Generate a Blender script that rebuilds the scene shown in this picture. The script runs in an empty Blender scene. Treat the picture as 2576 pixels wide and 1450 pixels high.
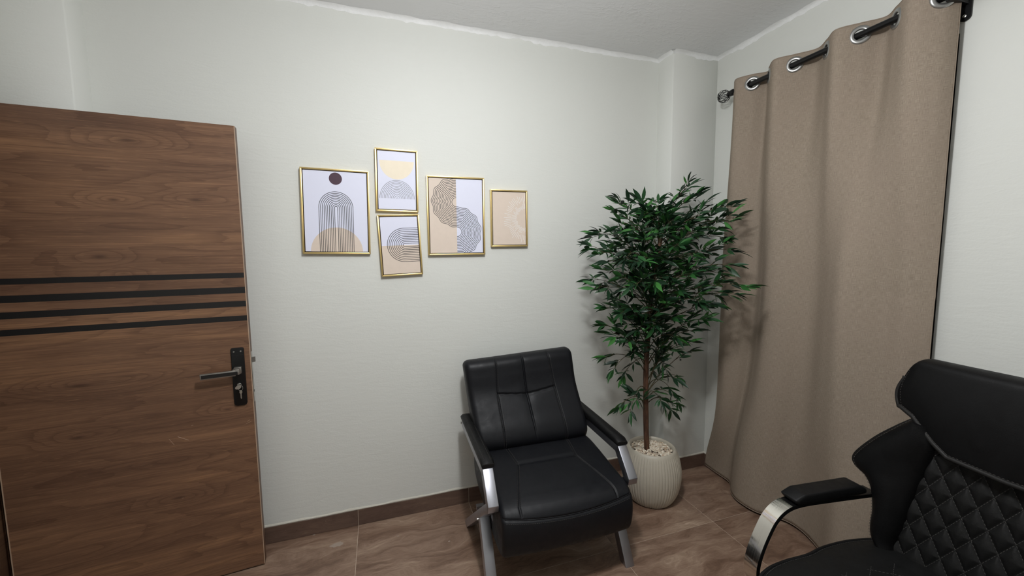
import bpy, bmesh, math, random
from math import sin, cos, pi, radians, sqrt
from mathutils import Vector, Matrix, noise
from mathutils.bvhtree import BVHTree
random.seed(7)
C = bpy.context.scene.collection
scene = bpy.context.scene

# ------------------------------------------------------------------ camera
cam_d = bpy.data.cameras.new('camera')
cam = bpy.data.objects.new('camera', cam_d); C.objects.link(cam)
cam_d.sensor_fit = 'HORIZONTAL'; cam_d.sensor_width = 36.0
cam_d.lens = 1007.5 / 2576 * 36.0
cam_d.clip_start = 0.05
R_ = Vector((0.94869851, -0.31604277, -0.00938662)); U_ = Vector((0.03784403, 0.08402627, 0.99574465)); F_ = Vector((0.31390917, 0.9450167, -0.09167593))
M_ = Matrix((R_, U_, -F_)).transposed().to_4x4(); M_.translation = (-2.0763, -2.22837, 1.48196)
cam.matrix_world = M_
scene.camera = cam

# ------------------------------------------------------------------ world, lamp, exposure
w = bpy.data.worlds.new('world'); scene.world = w; w.use_nodes = True
w.node_tree.nodes['Background'].inputs[0].default_value = (0.05, 0.06, 0.085, 1)
w.node_tree.nodes['Background'].inputs[1].default_value = 0.25

def area(name, loc, size, power, col):
    l = bpy.data.lights.new(name, 'AREA'); l.shape = 'DISK'; l.size = size; l.energy = power; l.color = col
    o = bpy.data.objects.new(name, l); C.objects.link(o); o.location = loc
    return o
area('ceiling_panel_light', (-1.74, -1.52, 2.58), 0.16, 9, (0.985, 0.995, 1.0))
pt = bpy.data.lights.new('ceiling_bulb_light', 'POINT'); pt.energy = 48; pt.shadow_soft_size = 0.07; pt.color = (0.985, 0.995, 1.0)
pto = bpy.data.objects.new('ceiling_bulb_light', pt); C.objects.link(pto); pto.location = (-1.74, -1.52, 2.37)
vs = scene.view_settings
scene.display_settings.display_device = 'sRGB'
vs.view_transform = 'Standard'; vs.look = 'None'; vs.gamma = 1.0; vs.use_curve_mapping = False
vs.exposure = 0.0

# ------------------------------------------------------------------ node helpers
class NT:
    def __init__(s, name):
        s.m = bpy.data.materials.new(name); s.m.use_nodes = True
        s.t = s.m.node_tree; s.b = s.t.nodes['Principled BSDF']
    def n(s, typ, **kw):
        nd = s.t.nodes.new(typ)
        for k, v in kw.items():
            if k.startswith('i_'):
                key = k[2:]; key = int(key) if key.isdigit() else key.replace('_', ' ')
                s.put(nd.inputs[key], v)
            else: setattr(nd, k, v)
        return nd
    def put(s, sock, v):
        if hasattr(v, 'is_output') or isinstance(v, bpy.types.NodeSocket): s.t.links.new(v, sock)
        else: sock.default_value = v
    def set(s, **kw):
        for k, v in kw.items(): s.put(s.b.inputs[k.replace('_', ' ')], v)
    def co(s, kind='Object', scale=(1, 1, 1), loc=None):
        src = s.n('ShaderNodeNewGeometry').outputs['Position'] if kind == 'World' else s.n('ShaderNodeTexCoord').outputs[kind]
        mp = s.n('ShaderNodeMapping'); s.put(mp.inputs['Vector'], src); mp.inputs['Scale'].default_value = scale
        if loc is not None: s.put(mp.inputs['Location'], loc)
        return mp.outputs[0]
    def noise(s, vec, scale, detail=4, rough=.55, dist=0.0):
        return s.n('ShaderNodeTexNoise', i_Vector=vec, i_Scale=scale, i_Detail=detail, i_Roughness=rough, i_Distortion=dist).outputs['Fac']
    def ramp(s, f, stops):
        r = s.n('ShaderNodeValToRGB', i_Fac=f); e = r.color_ramp.elements
        while len(e) < len(stops): e.new(0.5)
        for el, (p, c) in zip(e, stops):
            el.position = p; el.color = (*c, 1) if len(c) == 3 else c
        return r.outputs[0]
    def g(s, f, lo, hi):
        return s.n('ShaderNodeMapRange', i_Value=f, **{'i_3': lo, 'i_4': hi}).outputs[0]
    def mr(s, f, a, b, lo, hi):
        return s.n('ShaderNodeMapRange', i_Value=f, **{'i_1': a, 'i_2': b, 'i_3': lo, 'i_4': hi}).outputs[0]
    def mix(s, f, a, b, mode='MIX'):
        m = s.n('ShaderNodeMix', data_type='RGBA', blend_type=mode)
        s.put(m.inputs[0], f); s.put(m.inputs[6], a); s.put(m.inputs[7], b)
        return m.outputs[2]
    def math(s, op, a, b=0.0):
        m = s.n('ShaderNodeMath', operation=op); s.put(m.inputs[0], a); s.put(m.inputs[1], b); return m.outputs[0]
    def bump(s, h, strength=.3, dist=.01, normal=None):
        b = s.n('ShaderNodeBump', i_Height=h, i_Strength=strength, i_Distance=dist)
        if normal is not None: s.put(b.inputs['Normal'], normal)
        return b.outputs[0]

def c4(c): return (*c, 1)
def srgb(r, g, b):
    f = lambda v: (v / 255 / 12.92) if v <= 10 else ((v / 255 + .055) / 1.055) ** 2.4
    return (f(r), f(g), f(b))
def plain(name, col, rough=.5, metal=0.0, bump=None, spec=.5, var=.06):
    k = NT(name); v = k.co('Object')
    f = k.noise(v, 40, 3)
    a = tuple(x * (1 - var) for x in col); b = tuple(min(1, x * (1 + var)) for x in col)
    k.set(Base_Color=k.mix(f, c4(a), c4(b)), Roughness=rough, Metallic=metal)
    k.b.inputs['Specular IOR Level'].default_value = spec
    if bump: k.set(Normal=k.bump(k.noise(v, bump[0], 4), bump[1], bump[2]))
    return k.m

def wall_mat():
    k = NT('painted_plaster'); v = k.co('World')
    big = k.noise(v, 1.1, 3)
    k.set(Base_Color=k.mix(big, c4((.685, .695, .655)), c4((.725, .735, .70))), Roughness=.62)
    trowel = k.noise(k.co('World', (1.2, 1.2, 5.0)), 7, 6, .62, .6)
    fine = k.noise(v, 120, 3)
    sc = k.noise(k.co('World', (.8, .8, 3.0)), 4, 5, .7, 1.5)
    h = k.math('ADD', trowel, k.math('MULTIPLY', fine, .22))
    h = k.math('ADD', h, k.math('MULTIPLY', k.mr(sc, .62, .70, 0, 1), .18))
    k.set(Normal=k.bump(h, .12, .012))
    return k.m
def ceil_mat():
    k = NT('rough_white_ceiling_paint'); v = k.co('World')
    k.set(Base_Color=k.mix(k.noise(v, 2, 3), c4((.80, .81, .825)), c4((.86, .87, .885))), Roughness=.42)
    a = k.noise(k.co('World', (1, 2.2, 1)), 9, 6, .6, .8)
    patch = k.mr(k.noise(v, 2.2, 2), .48, .62, 0, 1)
    lumps = k.math('MULTIPLY', k.mr(k.noise(k.co('World', (1, 1.6, 1)), 34, 3, .5, .7), .52, .72, 0, 1), patch)
    h = k.math('ADD', k.math('MULTIPLY', a, .8), k.math('MULTIPLY', lumps, .45))
    k.set(Normal=k.bump(h, .24, .014))
    return k.m
def tile_mat(name, cols, rough=(.26, .5)):
    k = NT(name)
    rnd = k.n('ShaderNodeObjectInfo').outputs['Random']
    off = k.n('ShaderNodeCombineXYZ', i_0=k.math('MULTIPLY', rnd, 37.0), i_1=k.math('MULTIPLY', rnd, 91.0), i_2=0.0).outputs[0]
    v = k.co('World', (1.0, 5.2, 5.2), off)
    warp = k.noise(k.co('World', (1, 2, 2), off), 2.3, 3)
    v2 = k.n('ShaderNodeVectorMath', operation='ADD', i_0=v, i_1=k.n('ShaderNodeCombineXYZ', i_0=0.0, i_1=k.math('MULTIPLY', warp, 1.3), i_2=0.0).outputs[0]).outputs[0]
    s = k.noise(v2, 1.7, 12, .74, .5)
    grain = k.noise(k.co('World', (22, 190, 190), off), 1.0, 3, .6)
    s = k.math('ADD', s, k.math('MULTIPLY', k.math('SUBTRACT', grain, .5), .16))
    col = k.ramp(s, [(.28, cols[0]), (.42, cols[1]), (.51, cols[2]), (.60, cols[3]), (.70, cols[4])])
    dust = k.mr(k.noise(k.co('World', (1, 1, 1)), 90, 3, .7), .66, .74, 0, .35)
    col = k.mix(dust, col, c4((.36, .29, .235)))
    k.set(Base_Color=col, Roughness=k.mr(k.noise(k.co('World'), 5, 5), .3, .7, rough[0], rough[1]))
    k.set(Normal=k.bump(s, .08, .004))
    return k.m
def wood_mat(name, dark=1.0):
    k = NT(name)
    sep = k.n('ShaderNodeSeparateXYZ', i_0=k.co('Object')).outputs
    field = k.math('MULTIPLY', k.noise(k.co('Object', (.55, 1, 3.6), (3.1, 0, 5.2)), 1.5, 2, .45), 1.0)
    spots = None
    for (x, z, sx, sz, am) in ((-.48, 1.475, .10, .030, .22), (-.41, 1.407, .07, .022, .16), (-.60, .755, .12, .035, .22), (-.10, .785, .09, .030, .24), (-.42, 1.70, .10, .030, .26), (-.36, 1.935, .17, .045, .30), (-.155, 1.71, .15, .030, .26), (-.58, .965, .20, .040, .24), (-.30, .42, .12, .030, .22), (-.42, .985, .26, .034, .2), (-.28, .60, .18, .030, .2)):
        dx = k.math('MULTIPLY', k.math('SUBTRACT', sep[0], x), 1 / sx); dz = k.math('MULTIPLY', k.math('SUBTRACT', sep[2], z), 1 / sz)
        r = k.math('SQRT', k.math('ADD', k.math('MULTIPLY', dx, dx), k.math('MULTIPLY', dz, dz)))
        g_ = k.n('ShaderNodeMapRange', interpolation_type='SMOOTHSTEP', i_Value=r, **{'i_1': 0.0, 'i_2': 1.7, 'i_3': am, 'i_4': 0.0}).outputs[0]
        field = k.math('ADD', field, g_)
        core = k.mr(r, .04, .26, .75 if am > .21 else .35, 0)
        spots = core if spots is None else k.math('MAXIMUM', spots, core)
    wob = k.math('MULTIPLY', k.noise(k.co('Object', (2.2, 1, 15)), 1.0, 4, .6), .11)
    fr = k.math('FRACT', k.math('MULTIPLY', k.math('ADD', field, wob), 13.0))
    line = k.math('MULTIPLY', k.mr(fr, .62, 1.0, 0, 1), k.mr(fr, .99, 1.0, 1, 0))
    band = k.noise(k.co('Object', (.8, 1, 10), (5, 0, 2)), 1.0, 4, .55)
    fib = k.noise(k.co('Object', (3.2, 1, 230)), 1.0, 4, .65)
    pores = k.noise(k.co('Object', (14, 1, 520), (1, 0, 7)), 1.0, 2, .6)
    a = k.ramp(band, [(.30, srgb(100, 72, 55)), (.44, srgb(122, 90, 68)), (.55, srgb(136, 101, 76)), (.68, srgb(158, 118, 86))])
    col = k.mix(k.mr(fib, .38, .66, .55, 0), a, c4(srgb(84, 59, 45)))
    col = k.mix(k.math('MULTIPLY', line, k.mr(band, .3, .7, .6, .34)), col, c4(srgb(80, 54, 40)))
    col = k.mix(k.mr(pores, .60, .74, 0, .5), col, c4(srgb(178, 138, 102)))
    col = k.mix(spots, col, c4(srgb(66, 44, 33)))
    if dark != 1.0: col = k.mix(1.0, col, c4((dark, dark, dark)), 'MULTIPLY')
    k.set(Base_Color=col, Roughness=k.mr(fib, .2, .8, .36, .5))
    k.set(Normal=k.bump(fib, .06, .0015))
    return k.m
def leather_mat(name, col, rough=.42, spec=.28):
    k = NT(name); v = k.co('Object')
    vor = k.n('ShaderNodeTexVoronoi', i_Vector=v, i_Scale=420.0).outputs['Distance']
    wr = k.noise(v, 26, 5, .6, .4)
    k.set(Base_Color=k.mix(k.noise(v, 9, 3), c4(tuple(x * .8 for x in col)), c4(tuple(x * 1.25 for x in col))), Roughness=k.mr(wr, .3, .7, rough - .05, rough + .12))
    n1 = k.bump(vor, .12, .0012)
    k.set(Normal=k.bump(wr, .12, .006, n1))
    k.b.inputs['Specular IOR Level'].default_value = spec
    return k.m
def linen_mat():
    k = NT('beige_linen'); g = k.n('ShaderNodeTexCoord').outputs['UV']
    def mp(s):
        m = k.n('ShaderNodeMapping', i_Vector=g); m.inputs['Scale'].default_value = s; return m.outputs[0]
    wf = k.noise(mp((40, 1500, 1)), 1.0, 2, .6); wp = k.noise(mp((1500, 40, 1)), 1.0, 2, .6)
    f = k.math('MULTIPLY', k.math('ADD', wf, wp), .5)
    soft = k.noise(mp((3, 4, 1)), 1.0, 3)
    col = k.ramp(f, [(.36, srgb(124, 113, 100)), (.5, srgb(149, 136, 121)), (.64, srgb(173, 160, 145))])
    col = k.mix(k.mr(soft, .3, .7, 0, .35), col, c4(srgb(151, 135, 122)))
    k.set(Base_Color=col, Roughness=.9, Normal=k.bump(f, .35, .0016))
    k.b.inputs['Specular IOR Level'].default_value = .15
    return k.m
def leaf_mat():
    k = NT('bamboo_leaf'); r1 = k.n('ShaderNodeObjectInfo').outputs['Random']; r2 = k.n('ShaderNodeNewGeometry').outputs['Random Per Island']
    r = k.math('FRACT', k.math('ADD', r1, r2))
    col = k.ramp(r, [(0, srgb(16, 38, 24)), (.45, srgb(24, 54, 31)), (.8, srgb(36, 80, 38)), (1, srgb(58, 112, 50))])
    k.set(Base_Color=col, Roughness=.46)
    k.b.inputs['Specular IOR Level'].default_value = .4
    return k.m
def bark_mat():
    k = NT('brown_bark'); v = k.co('Object', (1, 1, .12))
    f = k.noise(v, 120, 4, .65)
    k.set(Base_Color=k.ramp(f, [(.3, srgb(46, 29, 19)), (.5, srgb(82, 54, 38)), (.7, srgb(120, 84, 62))]), Roughness=.75, Normal=k.bump(f, .5, .004))
    return k.m
def pebble_mat():
    k = NT('cream_pebbles'); r = k.n('ShaderNodeNewGeometry').outputs['Random Per Island']
    k.set(Base_Color=k.ramp(r, [(0, srgb(176, 152, 128)), (.35, srgb(218, 205, 186)), (.8, srgb(240, 232, 216)), (1, srgb(200, 178, 150))]), Roughness=.7)
    return k.m
def brushed_mat(name, col, rough, metal=1.0):
    k = NT(name); f = k.noise(k.co('Object', (300, 8, 8)), 1.0, 3)
    k.set(Base_Color=c4(col), Metallic=metal, Roughness=k.mr(f, .3, .7, rough - .05, rough + .08))
    return k.m

M = dict(
    wall=wall_mat(), ceil=ceil_mat(),
    tile=tile_mat('brown_marble_tile', [srgb(84, 62, 50), srgb(116, 91, 75), srgb(137, 112, 95), srgb(155, 131, 112), srgb(190, 167, 146)]),
    skirt=tile_mat('dark_brown_skirting_tile', [srgb(70, 54, 47), srgb(88, 69, 60), srgb(98, 78, 68), srgb(108, 87, 75), srgb(126, 104, 91)]),
    grout=plain('pale_grout', srgb(196, 178, 160), .9),
    bead=plain('white_filler_paint', srgb(242, 243, 243), .6, bump=(90, .4, .004)),
    bead2=plain('cream_filler_paint', srgb(206, 202, 190), .7, bump=(90, .5, .004)),
    wood=wood_mat('walnut_veneer'), woodedge=wood_mat('walnut_edge_band', .72), frame_wood=wood_mat('dark_door_frame', .5),
    edge=plain('pale_edge_strip', srgb(176, 150, 128), .5),
    blk=plain('black_stripe_laminate', srgb(21, 19, 19), .5, var=.1),
    blkmetal=plain('black_powder_coat', srgb(17, 17, 18), .36, .3),
    gun=plain('gunmetal', srgb(150, 146, 140), .42, .85),
    nickel=plain('nickel', srgb(196, 194, 188), .32, 1.0),
    gold=brushed_mat('gold_foil', srgb(224, 198, 138), .34),
    paper=plain('white_canvas_print', srgb(224, 226, 244), .55, var=.01),
    tan=plain('tan_print', srgb(220, 204, 190), .6, var=.04),
    sand=plain('pale_sand_print', srgb(240, 228, 206), .6, var=.04),
    plum=plain('plum_print', srgb(68, 42, 58), .55),
    ink=plain('ink_lines', srgb(42, 40, 44), .6), ink2=plain('grey_ink_lines', srgb(120, 120, 128), .6),
    chalk=plain('white_ink', srgb(242, 240, 238), .6, var=.01),
    gapm=plain('dark_frame_gap', srgb(40, 32, 24), .8),
    linen=linen_mat(),
    leather=leather_mat('black_leather', srgb(17, 18, 22), .46), leather3=leather_mat('deep_black_leather', srgb(9, 9, 10), .5, .2), leather2=leather_mat('black_soft_leather', srgb(14, 14, 15), .48),
    quilt=leather_mat('charcoal_quilted_leather', srgb(17, 17, 17), .55),
    thread=plain('grey_thread', srgb(68, 66, 64), .8), thread2=plain('dim_thread', srgb(64, 61, 58), .8),
    steel=brushed_mat('brushed_steel', srgb(172, 173, 180), .40),
    chrome=brushed_mat('chrome', srgb(222, 218, 212), .10),
    pot=plain('cream_ceramic', srgb(188, 181, 166), .45, bump=(60, .1, .003)),
    pebble=pebble_mat(), bark=bark_mat(), leaf=leaf_mat(), stem=plain('brown_green_stem', srgb(70, 62, 38), .7),
    trim_leather=leather_mat('charcoal_trim_leather', srgb(30, 29, 28), .55),
    drip=plain('dried_paint', srgb(162, 146, 133), .7),
    eyelet=plain('satin_eyelet_metal', srgb(168, 168, 166), .3, .85),
    rubber=plain('black_rubber', srgb(18, 18, 18), .7),
    alu=plain('dark_window_frame', srgb(46, 44, 42), .4, .5),
)
_g = NT('window_glass'); _g.set(Base_Color=(.9, .95, .95, 1), Roughness=.02, Alpha=1.0); _g.b.inputs['Transmission Weight'].default_value = 1.0
_g.set(Roughness=_g.mr(_g.noise(_g.co('Object'), 6, 3), .3, .7, .01, .04)); M['glass'] = _g.m

# ------------------------------------------------------------------ mesh helpers
class MB:
    def __init__(s): s.v = []; s.f = []; s.uv = None
    def add(s, vs, fs):
        o = len(s.v); s.v += [tuple(p) for p in vs]; s.f += [tuple(i + o for i in f) for f in fs]; return s
    def box(s, lo, hi, rot=None, piv=None):
        x0, y0, z0 = lo; x1, y1, z1 = hi
        p = [Vector(q) for q in ((x0, y0, z0), (x1, y0, z0), (x1, y1, z0), (x0, y1, z0), (x0, y0, z1), (x1, y0, z1), (x1, y1, z1), (x0, y1, z1))]
        if rot is not None:
            pv = Vector(piv) if piv else (p[0] + p[6]) / 2
            p = [rot @ (q - pv) + pv for q in p]
        return s.add(p, [(0, 3, 2, 1), (4, 5, 6, 7), (0, 1, 5, 4), (1, 2, 6, 5), (2, 3, 7, 6), (3, 0, 4, 7)])
    def prism(s, poly, lo, hi, f):
        """poly of 2-D points extruded between lo and hi; f(a, b, h) gives the 3-D point"""
        n = len(poly); vs = [f(a, b, lo) for a, b in poly] + [f(a, b, hi) for a, b in poly]
        return s.add(vs, [tuple(range(n))[::-1], tuple(range(n, 2 * n))] + [(i, (i + 1) % n, n + (i + 1) % n, n + i) for i in range(n)])
    def tube(s, path, r, n=8, closed=False, flat=None):
        P = [Vector(p) for p in path]; m = len(P); vs = []; fs = []
        rr = r if isinstance(r, (list, tuple)) else [r] * m
        prev = None
        for i, p in enumerate(P):
            if closed: t = P[(i + 1) % m] - P[i - 1]
            else: t = P[min(i + 1, m - 1)] - P[max(i - 1, 0)]
            t.normalize()
            if prev is None:
                a = Vector((0, 0, 1)) if abs(t.z) < .9 else Vector((1, 0, 0))
                u = t.cross(a).normalized()
            else: u = (prev - t * prev.dot(t)).normalized()
            prev = u; b = t.cross(u)
            for j in range(n):
                an = 2 * pi * j / n
                vs.append(p + (u * cos(an) + b * sin(an)) * rr[i])
        for i in range(m if closed else m - 1):
            k = (i + 1) % m
            for j in range(n): fs.append((i * n + j, i * n + (j + 1) % n, k * n + (j + 1) % n, k * n + j))
        if not closed: fs += [tuple(range(n))[::-1], tuple(range((m - 1) * n, m * n))]
        return s.add(vs, fs)
    def lathe(s, prof, n=32, c=(0, 0, 0), axis='z', rad=None, caps=True):
        vs = []; fs = []; m = len(prof)
        for i, (r, h) in enumerate(prof):
            for j in range(n):
                an = 2 * pi * j / n; q = r if rad is None else rad(r, h, an)
                p = (q * cos(an), q * sin(an), h)
                if axis == 'y': p = (p[0], h, p[1])
                if axis == 'x': p = (h, p[0], p[1])
                vs.append((p[0] + c[0], p[1] + c[1], p[2] + c[2]))
        for i in range(m - 1):
            for j in range(n): fs.append((i * n + j, i * n + (j + 1) % n, (i + 1) * n + (j + 1) % n, (i + 1) * n + j))
        if caps: fs += [tuple(range(n))[::-1], tuple(range((m - 1) * n, m * n))]
        return s.add(vs, fs)
    def grid(s, rows, wrap=False):
        m = len(rows); n = len(rows[0]); vs = [p for r in rows for p in r]; fs = []
        for i in range(m - 1):
            for j in range(n if wrap else n - 1): fs.append((i * n + j, i * n + (j + 1) % n, (i + 1) * n + (j + 1) % n, (i + 1) * n + j))
        return s.add(vs, fs)
    def build(s, name, mat, parent=None, smooth=False, loc=None, bevel=None, recalc=True, angle=None):
        me = bpy.data.meshes.new(name); me.from_pydata(s.v, [], s.f)
        if recalc:
            bm = bmesh.new(); bm.from_mesh(me); bmesh.ops.recalc_face_normals(bm, faces=bm.faces)
            if bevel:
                bmesh.ops.bevel(bm, geom=bm.edges[:], offset=bevel[0], segments=bevel[1], profile=.5, affect='EDGES', clamp_overlap=True)
            bm.to_mesh(me); bm.free()
        if smooth or bevel:
            for p in me.polygons: p.use_smooth = True
            if angle is not None or bevel:
                me.set_sharp_from_angle(angle=radians(angle or 40))
        me.materials.append(M[mat] if isinstance(mat, str) else mat)
        o = bpy.data.objects.new(name, me); C.objects.link(o)
        if parent: o.parent = parent
        if loc: o.location = loc
        return o

def tag(o, label=None, cat=None, group=None, kind=None):
    for k, v in (('label', label), ('category', cat), ('group', group), ('kind', kind)):
        if v: o[k] = v
    return o
def thing(name, label, cat, loc=(0, 0, 0), rotz=0, group=None):
    o = bpy.data.objects.new(name, None); C.objects.link(o); o.location = loc; o.rotation_euler = (0, 0, rotz)
    return tag(o, label, cat, group)
def lerp(a, b, t): return a + (b - a) * t
def interp(xs, ys, x):
    if x <= xs[0]: return ys[0]
    for i in range(1, len(xs)):
        if x <= xs[i]:
            return lerp(ys[i - 1], ys[i], (x - xs[i - 1]) / (xs[i] - xs[i - 1]))
    return ys[-1]
def catmull(P, n, closed=False):
    P = [Vector(p) for p in P]; out = []; m = len(P); segs = m if closed else m - 1
    for k in range(n):
        t = k / n * segs if closed else k / (n - 1) * segs
        i = min(int(t), segs - 1); f = t - i
        if closed: a, b, c, d = (P[(i + q) % m] for q in (-1, 0, 1, 2))
        else: a, b, c, d = P[max(i - 1, 0)], P[i], P[min(i + 1, m - 1)], P[min(i + 2, m - 1)]
        out.append(.5 * ((2 * b) + (c - a) * f + (2 * a - 5 * b + 4 * c - d) * f * f + (3 * b - a - 3 * c + d) * f ** 3))
    return out
def resample(P, step):
    out = [P[0].copy()]; acc = 0
    for a, b in zip(P, P[1:]):
        L = (b - a).length
        if L < 1e-9: continue
        d = step - acc
        while d <= L:
            out.append(a + (b - a) * (d / L)); d += step
        acc = (acc + L) % step
    return out
def dashes(mb, P, dash=.006, gap=.004, r=.0008):
    """short threads along a 3-D polyline"""
    Q = resample(P, .001); k = int(dash * 1000); g = int(gap * 1000); i = 0
    while i + k < len(Q):
        mb.tube([Q[i], Q[i + k // 2], Q[i + k]], [r * .6, r, r * .6], 5); i += k + g
def bvh_of(mb): return BVHTree.FromPolygons([Vector(v) for v in mb.v], mb.f)
def drop(bvh, o, d, lift=.0006):
    h = bvh.ray_cast(Vector(o), Vector(d).normalized())
    return h[0] - Vector(d).normalized() * lift if h[0] else None
def project_path(bvh, pts, d, lift=.0006):
    return [q for q in (drop(bvh, p, d, lift) for p in pts) if q is not None]

# ================================================================== SETTING
H = 2.68; X0, Y0 = -3.5, -3.7
PD, PX = .136, -.34          # right corner pilaster depth and left face
LP, LD = -3.2, .11           # left corner pilaster right face and depth
def struct(name, mb, mat, parent=None, **kw):
    o = mb.build(name, mat, parent, **kw)
    if parent is None: o['kind'] = 'structure'
    return o
struct('floor', MB().box((-4.7, Y0 - .1, -.12), (.15, .1, -.0009)), 'grout')
floor = bpy.data.objects['floor']
JX, JY, TW = -.397, -.615, .612
full = None; rng = random.Random(3)
xs = [-4.7] + [JX + TW * k for k in range(-7, 1)] + [0.0]
ys = [Y0] + [JY + TW * k for k in range(-5, 1)] + [0.0]
for i in range(len(xs) - 1):
    for j in range(len(ys) - 1):
        a, b, c, d = xs[i] + .0011, xs[i + 1] - .0011, ys[j] + .0011, ys[j + 1] - .0011
        if b - a < .02 or d - c < .02: continue
        mid = ((a + b) / 2, (c + d) / 2, 0)
        isfull = abs(b - a - TW + .0022) < 1e-4 and abs(d - c - TW + .0022) < 1e-4
        if isfull and full:
            o = full.copy(); C.objects.link(o); o.location = mid
        else:
            hx, hy = (b - a) / 2, (d - c) / 2
            o = MB().box((-hx, -hy, -.0008), (hx, hy, 0)).build('tile', 'tile', floor, loc=mid, bevel=(.0003, 1))
            if isfull: full = o
struct('ceiling', MB().box((X0 - .1, Y0 - .1, H), (.15, .1, H + .12)), 'ceil')
struct('wall_back', MB().box((-4.8, 0, -.12), (.15, .12, H)), 'wall')
struct('wall_front', MB().box((-4.8, Y0 - .1, -.12), (.15, Y0, H)), 'wall')
WY0, WY1, WZ0, WZ1 = -1.272, -.33, .92, 2.27      # window opening
mb = MB()
mb.box((0, Y0, -.12), (.15, WY0, H)); mb.box((0, WY1, -.12), (.15, 0, H)); mb.box((0, WY0, -.12), (.15, WY1, WZ0)); mb.box((0, WY0, WZ1), (.15, WY1, H))
struct('wall_right', mb, 'wall')
DY0, DY1, DZ = -1.12, -.235, 2.06                  # door opening in the left wall
mb = MB()
mb.box((X0 - .1, Y0, -.12), (X0, DY0 - .02, H)); mb.box((X0 - .1, DY1 + .02, -.12), (X0, 0, H)); mb.box((X0 - .1, DY0 - .02, DZ), (X0, DY1 + .02, H))
struct('wall_left', mb, 'wall')
struct('wall_hallway', MB().box((-4.8, Y0, -.12), (-4.7, 0, H)), 'wall')

def pilaster(name, x0, x1, dep):
    mb = MB(); rows = []
    rr = random.Random(hash(name) % 99 if False else len(name))
    nz = 40
    for i in range(nz + 1):
        z = H * i / nz; j = (noise.noise((z * 3, dep * 10, x0)) * .004)
        row = [(x0, 0, z), (x0, -dep + .006, z), (x0 + .006, -dep, z), (x1 - .006, -dep, z), (x1, -dep + .006, z), (x1, 0, z)]
        e = 1 if x0 > -1 else 4
        row = [(p[0] + (j if k in (1, 2) and x0 > -1 else 0) + (j if k in (3, 4) and x0 < -1 else 0), p[1], p[2]) for k, p in enumerate(row)]
        rows.append(row)
    mb.grid(rows)
    return struct(name, mb, 'wall', smooth=True, angle=60)
pilaster('trim_1', PX, .004, PD)
pilaster('trim_2', X0 + .0005, LP, LD)

# ragged paint line where walls meet the ceiling
def bead(name, path, inward, z, mat, lo, hi, seed, up=False, proud=.004):
    """path along the wall foot of the joint; inward = unit vectors into the room per segment"""
    mb = MB(); rr = random.Random(seed)
    for (a, b), nrm in zip(zip(path, path[1:]), inward):
        a = Vector((*a, z)); b = Vector((*b, z)); nv = Vector((*nrm, 0)); L = (b - a).length; n = max(4, int(L / .018)); rows = []
        for i in range(n + 1):
            t = i / n; p = a.lerp(b, t); s = t * L
            k = .5 + .5 * noise.noise((s * 7 + seed, seed, 0)) + .35 * noise.noise((s * 31, seed, 3))
            k = min(1, max(0, k)); h = lerp(lo, hi, k); q = lerp(lo, hi, min(1, max(0, .5 + .6 * noise.noise((s * 9, seed, 9)))))
            if up: rows.append([p + nv * .0002, p + nv * (proud + .002), p + nv * proud + Vector((0, 0, h * .5)), p + nv * .0002 + Vector((0, 0, h))])
            else: rows.append([p + nv * .0003 - Vector((0, 0, h)), p + nv * proud - Vector((0, 0, h * .6)), p + nv * q * .55 - Vector((0, 0, proud)), p + nv * q - Vector((0, 0, .0003))])
        mb.grid(rows)
    return struct(name, mb, mat, smooth=True)
bead('trim_3', [(LP, 0), (PX, 0), (PX, -PD), (0, -PD), (0, Y0)], [(0, -1), (-1, 0), (0, -1), (-1, 0)], H, 'bead', .006, .034, 4)
bead('trim_4', [(X0, Y0), (X0, -LD), (LP, -LD), (LP, 0)], [(1, 0), (0, -1), (1, 0)], H, 'bead', .006, .03, 8)

# skirting tiles
SK, ST = .088, .009
def skirting(name, segs):
    base = None
    mb = MB()
    for (a, b, nrm) in segs:
        nv = Vector((*nrm, 0)) ; A = Vector((*a, 0)); B = Vector((*b, 0))
        q = [A + nv * .0003, B + nv * .0003, B + nv * (ST - .002), A + nv * (ST - .002)]
        mb.add([p + Vector((0, 0, .0005)) for p in q] + [p + Vector((0, 0, SK - .001)) for p in q], [(0, 1, 2, 3), (4, 5, 6, 7), (0, 1, 5, 4), (1, 2, 6, 5), (2, 3, 7, 6), (3, 0, 4, 7)])
    base = struct(name, mb, 'grout')
    for (a, b, nrm) in segs:
        nv = Vector((*nrm, 0)); A = Vector((*a, 0)); B = Vector((*b, 0)); t = (B - A).normalized(); L = (B - A).length
        # joints line up with the floor joints
        ax = 0 if abs(t.x) > .5 else 1; J = JX if ax == 0 else JY
        cuts = sorted({0.0, L} | {s for s in ((J + TW * k - A[ax]) / t[ax] for k in range(-9, 4)) if .03 < s < L - .03})
        for s0, s1 in zip(cuts, cuts[1:]):
            p0 = A + t * (s0 + .0011); p1 = A + t * (s1 - .0011); m = (p0 + p1) / 2
            q = [p0 + nv * .0005 - m, p1 + nv * .0005 - m, p1 + nv * ST - m, p0 + nv * ST - m]
            MB().add([p + Vector((0, 0, .0012)) for p in q] + [p + Vector((0, 0, SK)) for p in q], [(0, 1, 2, 3), (4, 5, 6, 7), (0, 1, 5, 4), (1, 2, 6, 5), (2, 3, 7, 6), (3, 0, 4, 7)]).build('tile', 'skirt', base, loc=m, bevel=(.001, 1))
skirting('baseboard_back', [((LP, 0), (PX, 0), (0, -1)), ((PX, -.0), (PX, -PD), (-1, 0)), ((PX - ST, -PD), (0, -PD), (0, -1))])
skirting('baseboard_right', [((0, -PD - ST), (0, Y0), (-1, 0))])
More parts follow.
